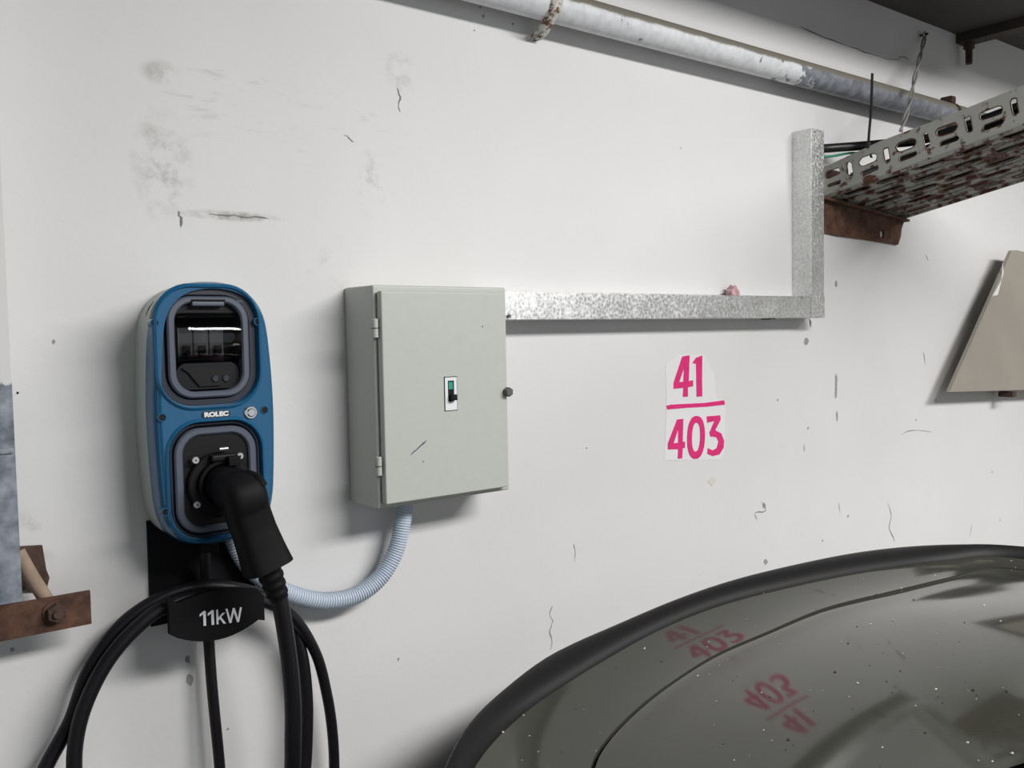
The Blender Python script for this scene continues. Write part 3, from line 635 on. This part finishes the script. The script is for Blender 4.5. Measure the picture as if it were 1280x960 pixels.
# strain relief
S0 = H2-dn*.006; S1 = W(349, 748, .157); n_ = 26
P_ = [lerp(S0, S1, i/n_) for i in range(n_+1)]
tube('strain_relief', P_, .014, 'blackm', cc, 18, rad=lambda i: .0165-.0045*i/n_+(.0012 if (i//3) % 2 else 0))
CRD = .0076
lead = catmull([lerp(S0, S1, .5), S1, W(355, 780, .155), W(362, 830, .15), W(366, 880, .145), W(366, 925, .14), W(365, 970, .13),
    W(358, 1040, .11), W(330, 1120, .08), W(265, 1180, .055), W(170, 1200, .045), W(85, 1165, .04), W(35, 1100, .035), W(30, 1030, .032), W(57, 960, .03), W(88, 902, .03), W(112, 838, .032), W(154, 780, .036), W(208, 745, .042), W(262, 733, .047), W(318, 742, .047), W(358, 768, .044), W(376, 815, .041), W(383, 870, .04), W(383, 925, .04), W(380, 970, .04),
    W(370, 1040, .04), W(335, 1110, .045), W(270, 1150, .055), W(190, 1150, .06), W(125, 1100, .06), W(98, 1030, .058), W(93, 970, .056), W(95, 925, .056), W(107, 880, .057), W(131, 832, .059), W(163, 792, .062), W(205, 759, .065), W(258, 744, .068), W(315, 748, .066), W(362, 768, .057), W(394, 815, .046), W(409, 870, .04), W(416, 920, .038), W(418, 970, .036),
    W(418, 1040, .036), (.54, -.045, .6), (.52, -.07, .35), (.50, -.10, .12), (.50, -.14, .03), (.52, -.22, .0085), (.56, -.34, .0085)], 10)
def crd(i): return .0108-.0016*min(1, max(0, (i-70)/50))-.0014*min(1, max(0, (i-380)/30))
tube('cable', lead, CRD, 'rubber', cc, 16, rad=crd)
for t_ in (.0,):
    pass
# power feed out of the charger, down behind the holder
fd = catmull([W(256, 672, .03), W(257, 695, .03), W(258, 725, .022), W(259, 770, .02), W(261, 800, .022), W(264, 845, .024), W(268, 890, .026), W(273, 940, .028), W(276, 975, .03), W(279, 1010, .03), W(284, 1080, .03), W(288, 1200, .03), (.42, -.03, .3), (.42, -.03, 0.0)], 8)
fo = tube('feed_cable', fd, .0074, 'rubber', None, 14); tag(fo, 'straight black cable dropping from under the charger through the holder', 'cable')

# ------------------------------------------------------------------ cable tray
T0 = Vector((1.931, -.004, 1.808)); TA = Vector((0, -1, .19)); TB = Vector((.35, 0, -.028)); TU = Vector((0, .19, 1)).normalized()*.076
ct = thing('cable_tray', 'rusty perforated grey cable tray sticking out from the wall', 'cable tray', T0)
TL = 1.5
def slot(cx, cy, w, h, n=5):
    r = min(w, h)/2; o = []
    if w > h: cs = ((cx+w/2-r, cy, -90), (cx-w/2+r, cy, 90))
    else: cs = ((cx, cy+h/2-r, 0), (cx, cy-h/2+r, 180))
    for x, y, a0 in cs:
        for i in range(n+1): a = math.radians(a0+180*i/n); o.append((x+r*math.cos(a), y+r*math.sin(a)))
    return o
def jit(L, s=.0012): return [(a+random.uniform(-s, s), b+random.uniform(-s, s)) for a, b in L]
side = [(0, 0), (TL, 0), (TL, .074), (1.0, .074), (.6, .076), (.3, .074), (.15, .076), (.05, .070), (0, .066)]
holes = []
pa = .0715
while pa < TL-.06:
    holes.append(jit(slot(pa, .040, .011, .032))); holes.append(jit(slot(pa+.045, .046, .042, .017))); holes.append(jit(slot(pa+.045, .021, .040, .009))); pa += .0895
holes = [jit(slot(.027, .046, .040, .016)), jit(slot(.027, .021, .036, .009))]+holes
side_holes = list(holes)
def fside(off):
    def fn(a, b, d): return T0+TA*a+TU*(b/.076)+TB.normalized()*(d+off)
    return fn
plate('side_flange', side, [h[::-1] for h in holes], 0, .0022, 'tray', ct, fn=fside(0))
plate('side_flange', side, [h[::-1] for h in holes], 0, .0022, 'tray', ct, fn=fside(.35))
bo = [(0, 0), (TL, 0), (TL, .352), (0, .352)]; holes = []
for r_ in range(5):
    y = .04+r_*.068; pa = .055+(.045 if r_ % 2 else 0)
    while pa < TL-.05: holes.append(jit(slot(pa, y, .062, .019), .002)); pa += .0895
for r_ in range(4):
    y = .074+r_*.068; pa = .03
    while pa < TL-.03: holes.append(jit(slot(pa, y, .022, .009), .001)); pa += .0895
BN = TB.normalized()
plate('tray_floor', bo, [h[::-1] for h in holes], 0, .0022, 'tray_under', ct, fn=lambda a, b, d: T0+TA*a+BN*b+TU.normalized()*d)
for r_ in range(6):      # pressed ribs between the slot rows
    y = .006+r_*.068; P_ = [T0+TA*(TL*i/30)+BN*y-TU.normalized()*.001 for i in range(31)]
    tube('rib', P_, .005, 'tray_under', ct, 8)
tube('corner_bead', [T0+TA*(TL*i/30)+BN*.002+TU.normalized()*.003 for i in range(31)], .0045, 'tray', ct, 8)
# cables lying in the tray
def trp(a, b, h): return T0+TA*a+BN*b+TU.normalized()*h
for i, (b, h, rr, mm, lab) in enumerate(((.034, .019, .014, 'tie', 'thick black cable lying against the pierced near flange of the tray'), (.068, .019, .014, 'rust_dark', 'dirt-brown cable lying beside the thick black one in the tray'),
        (.104, .018, .013, 'tie', 'black cable lying between the dirt-brown and the grey tray cables'), (.142, .019, .014, 'wire_jacket', 'grey-jacketed cable lying along the middle of the tray'),
        (.182, .018, .013, 'rust_dark', 'dirt-brown cable lying beyond the grey-jacketed one in the tray'), (.222, .018, .013, 'tie', 'black cable lying between the last brown cable and the red one'),
        (.262, .018, .013, 'red_jacket', 'dull red cable lying beyond all other black cables in the tray'), (.305, .019, .014, 'rust_dark', 'dirt-brown cable lying against the far flange of the tray'))):
    tag(tube('tray_cable', catmull([trp(.02+.15*j, b+.002*math.sin(j*1.3+i), h) for j in range(10)], 5), rr, mm, None, 10), lab, 'cable', 'cables in the tray')
for i, b in enumerate((.085, .122, .160, .200, .240, .280)):
    tag(tube('tray_cable', catmull([trp(.03+.15*j, b+.002*math.sin(j*1.7+i), .0485) for j in range(10)], 5), .0145, ('tie', 'rust_dark')[i % 2], None, 10), ('black cable in the upper layer of cables in the tray', 'dirt-brown cable in the upper layer of cables in the tray')[i % 2], 'cable', 'upper layer of cables in the tray')
plate('end_plate', [(T0.x+.004, T0.z+.003), (T0.x+.345, T0.z-.024), (T0.x+.345, T0.z+.040), (T0.x+.25, T0.z+.052), (T0.x+.004, T0.z+.066)], [], .001, .0035, 'rust_dark', ct)
# rust bleeding round the punched slots
def rims(name, hs, fn, lo, hi):
    v, f = [], []
    for h in hs:
        o = offset(h, random.uniform(lo, hi)); o = [(a+random.uniform(-lo, lo), b+random.uniform(-lo, lo)) for a, b in o]; n = len(h); q = len(v)
        v += [fn(a, b) for a, b in h]+[fn(a, b) for a, b in o]; f += [(q+j, q+(j+1) % n, q+n+(j+1) % n, q+n+j) for j in range(n)]
    ob = obj(name, v, f, 'rust', ct); ob['kind'] = 'stuff'
rims('slot_rust', [h for h in side_holes if random.random() < .75], lambda a, b: T0+TA*a+TU*(b/.076)-BN*.0004, .0006, .0030)
rims('slot_rust', holes, lambda a, b: T0+TA*a+BN*b-TU.normalized()*.0004, .0015, .0085)
# wall bracket below the tray end
br0, br1 = W(1030, 258, .02), W(1127, 276, .0)
zt, zl = 1.800, W(1040, 293, 0).z
bk_ = thing('tray_bracket', 'short rusty angle bracket on the wall under the tray end', 'bracket', (2.1, 0, zl))
o_ = [(1.89, zl+.004), (1.98, zl-.003), (2.10, zl-.006), (2.2, zl-.010), (2.255, zl-.012), (2.268, zl+.01), (2.272, zl+.03), (2.282, 1.768), (2.1, 1.782), (1.89, 1.799)]
x_ = W(1100, 293, 0)
plate('wall_leaf', o_, [circ(x_.x, x_.z, .011, 12)[::-1]], .0, .006, 'rust', bk_)
plate('shelf_leaf', [(1.89, 1.799), (2.282, 1.768), (2.282, 1.774), (1.89, 1.805)], [], 0, .022, 'rust', bk_)
# putty strip of old plaster under the bracket
# zip tie and hanger wire
zt0, zt1 = W(1092, 192, .13), W(1101, 88, .10)
z_ = thing('cable_tie', 'upright tail of a black nylon tie on the tray edge', 'cable tie', zt0)
zq = trp(.125, 0, .070); 
tz = [trp(.122, .007, .050), trp(.122, .004, .080)]; A_ = tz[1]
B_ = A_+Vector((.022, .004, .162)); P_ = catmull([tz[0], A_, lerp(A_, B_, .5)+Vector((.003, 0, 0)), B_], 5)
v, f = ringmesh([[p+Vector((sx2*.0036, sy2*.0012, 0)) for sx2, sy2 in ((-1, -1), (1, -1), (1, 1), (-1, 1))] for p in P_]); obj('strap', v, f, 'tie', z_)
box('tie_head', A_.x-.005, A_.x+.005, -A_.y-.004, -A_.y+.005, A_.z-.008, A_.z+.004, 'tie', z_, bevel=.001)
hw_ = thing('hanger_wire', 'twisted grey wire running from the tray edge up past the pipe', 'wire', trp(.2, .02, .076))
HB = trp(.20, .001, .0805); HTp = W(1156, 46, .012); 
mid = W(1143, 100, .085)
for ph_ in (0, math.pi):
    P_ = []
    base_ = catmull([HB, lerp(HB, mid, .5)+Vector((.006, 0, 0)), mid, lerp(mid, HTp, .5), HTp], 12)
    for i, p in enumerate(base_):
        a = i*.33+ph_; P_.append(p+Vector((math.cos(a)*.0035, math.sin(a)*.0035, 0)))
    tube('strand', P_, .0027, 'wire', hw_, 8)
P_ = [HTp+Vector((math.cos(a)*.006, 0, .006+math.sin(a)*.006)) for a in [i*math.pi/8 for i in range(17)]]
tube('eye', P_, .0026, 'wire', hw_, 8)
cyl('wall_nail', (HTp.x, 0, HTp.z+.006), (HTp.x, -.02, HTp.z+.006), .003, 'rust_dark', hw_, 8)
# cables from the trunking into the tray
zc = W(1042, 190, .03).z
q = [Vector((TX1-.028, -.025, zc-.10)), Vector((TX1-.024, -.026, zc-.03)), Vector((TX1-.006, -.03, zc-.004)), Vector((TX1+.04, -.04, zc+.004)), trp(.085, .014, .092), trp(.14, .03, .080), trp(.22, .045, .062), trp(.34, .048, .056), trp(.6, .046, .054), trp(1.0, .046, .054), trp(1.4, .046, .054)]
tag(tube('riser_cable', catmull(q, 8), .0100, 'tie', None, 12), 'black cable bending out of the trunking top into the tray', 'cable')
q = [p+Vector((-.002, -.008, -.0195)) for p in q[:4]]+[trp(.07, .0145, .0815), trp(.10, .028, .073)]
tag(tube('earth_wire', catmull(q, 8), .0028, 'gwire', None, 10), 'thin green wire running under the black riser cable', 'wire')

# ------------------------------------------------------------------ beam end, bolt
bm_ = thing('ceiling_angle', 'dark steel angle running out from the wall at the slab edge', 'steel angle', (CX, -.02, CZ-.03))
box('flange', CX-.002, CX+.05, .0, 1.4, CZ-.026, CZ+.0, 'beam', bm_, bevel=.002)
box('web', CX+.002, CX+.012, .0, 1.4, CZ, CZ+.1, 'beam', bm_)
q = W(1200, 62, .03); cyl('bolt', (CX+.012, -.03, CZ-.026), (CX+.012, -.03, CZ-.085), .009, 'rust_dark', bm_, 10); cyl('nut', (CX+.012, -.03, CZ-.045), (CX+.012, -.03, CZ-.026), .014, 'rust_dark', bm_, 6)

# ------------------------------------------------------------------ leaning board at the right
g0, g1, g2 = W(1187, 490, .06), W(1265, 313, .06), W(1280, 487, .06)
bd = thing('slanted_board', 'beige board with a slanting edge, held off the wall', 'board', (2.9, 0, g0.z))
plate('panel', [(g0.x, g0.z), (3.35, g2.z-.02), (3.35, g1.z-.03), (g1.x+.03, g1.z+.002), (g1.x, g1.z)], [], .050, .060, 'board', bd)
q0, q1 = W(1241, 370, .0605), W(1252, 350, .0605)
plate('bare_patch', [(q0.x-.002, q0.z), (q0.x+.03, q0.z+.003), (q1.x+.012, q1.z+.02), (q1.x+.006, q1.z+.05), (q1.x-.0, q1.z)], [], .0601, .0606, 'boardchip', bd)
for xx, zz in ((2.90, g0.z+.05), (3.2, g0.z+.05), (3.0, g1.z-.06)): box('standoff', xx-.02, xx+.02, 0, .051, zz-.02, zz+.02, 'rust_dark', bd)
q = W(1263, 491, .05); box('clip', q.x-.012, q.x+.014, .02, .062, q.z-.012, q.z+.004, 'rust_dark', bd, bevel=.002)

# ------------------------------------------------------------------ post and rusty flat bar at the left
PX1 = W(25, 683, .10).x; PZ0 = W(28, 752, .10).z
ps = thing('steel_post', 'vertical zinc channel with flaking white paint above the rusty bar', 'post', (PX1-.03, 0, PZ0))
prof_ = [(PX1, 0), (PX1, .10), (PX1-.09, .10), (PX1-.09, 0), (PX1-.087, 0), (PX1-.087, .097), (PX1-.003, .097), (PX1-.003, 0)]
v, f = ringmesh([[(a, -b, z) for a, b in prof_] for z in (PZ0, 2.0)]); obj('channel', v, f, 'post', ps, bevel=.0008)
q = W(2, 565, .10); box('joint_lip', PX1-.09, PX1-.002, .10, .1025, q.z-.002, q.z+.004, 'galv_old', ps)
r0, r1 = W(113, 738, .056), W(114, 778, .056)
fb = thing('rusty_flat_bar', 'rusty steel flat bar with a bolt, under the post foot', 'flat bar', (r0.x-.1, 0, r1.z))
box('bar', r0.x-.42, r0.x, .051, .056, r1.z-.002, r0.z, 'rust', fb, bevel=.0008)
for xx in (r0.x-.30,): box('standoff', xx-.02, xx+.02, 0, .052, r1.z+.008, r0.z-.008, 'rust_dark', fb)
q = W(70, 766, .06); cyl('bolt_shank', (q.x, 0, q.z), (q.x, -.07, q.z), .005, 'rust_dark', fb, 10); cyl('bolt_nut', (q.x, -.056, q.z), (q.x, -.067, q.z), .0115, 'rust_dark', fb, 6, bev=.001); cyl('bolt_washer', (q.x, -.0555, q.z), (q.x, -.058, q.z), .0145, 'rust', fb, 14)
plate_ = plate('wall_plate', [(lambda q: (q.x, q.z))(W(a, b, .006)) for a, b in ((18, 684), (53, 682), (58, 712), (62, 722), (58, 738), (18, 738))], [], 0, .006, 'rust_dark', None)
tag(plate_, 'small dark rusty plate fixed to the wall behind the post', 'plate')
tag(tube('buff_rod', [W(22, 690, .022), W(40, 722, .03), W(62, 756, .04), W(66, 764, .048)], .0085, 'rod', None, 12), 'short buff-coloured rod slanting behind the rusty flat bar', 'rod')

# ------------------------------------------------------------------ the lamp that lights the bay (outside the frame)
lm = thing('ceiling_lamp', 'white batten lamp hanging below the ceiling', 'lamp', (2.05, -2.2, 2.675))
box('housing', .7, 3.4, 1.9, 2.5, 2.675, 2.75, 'lamp_body', lm)
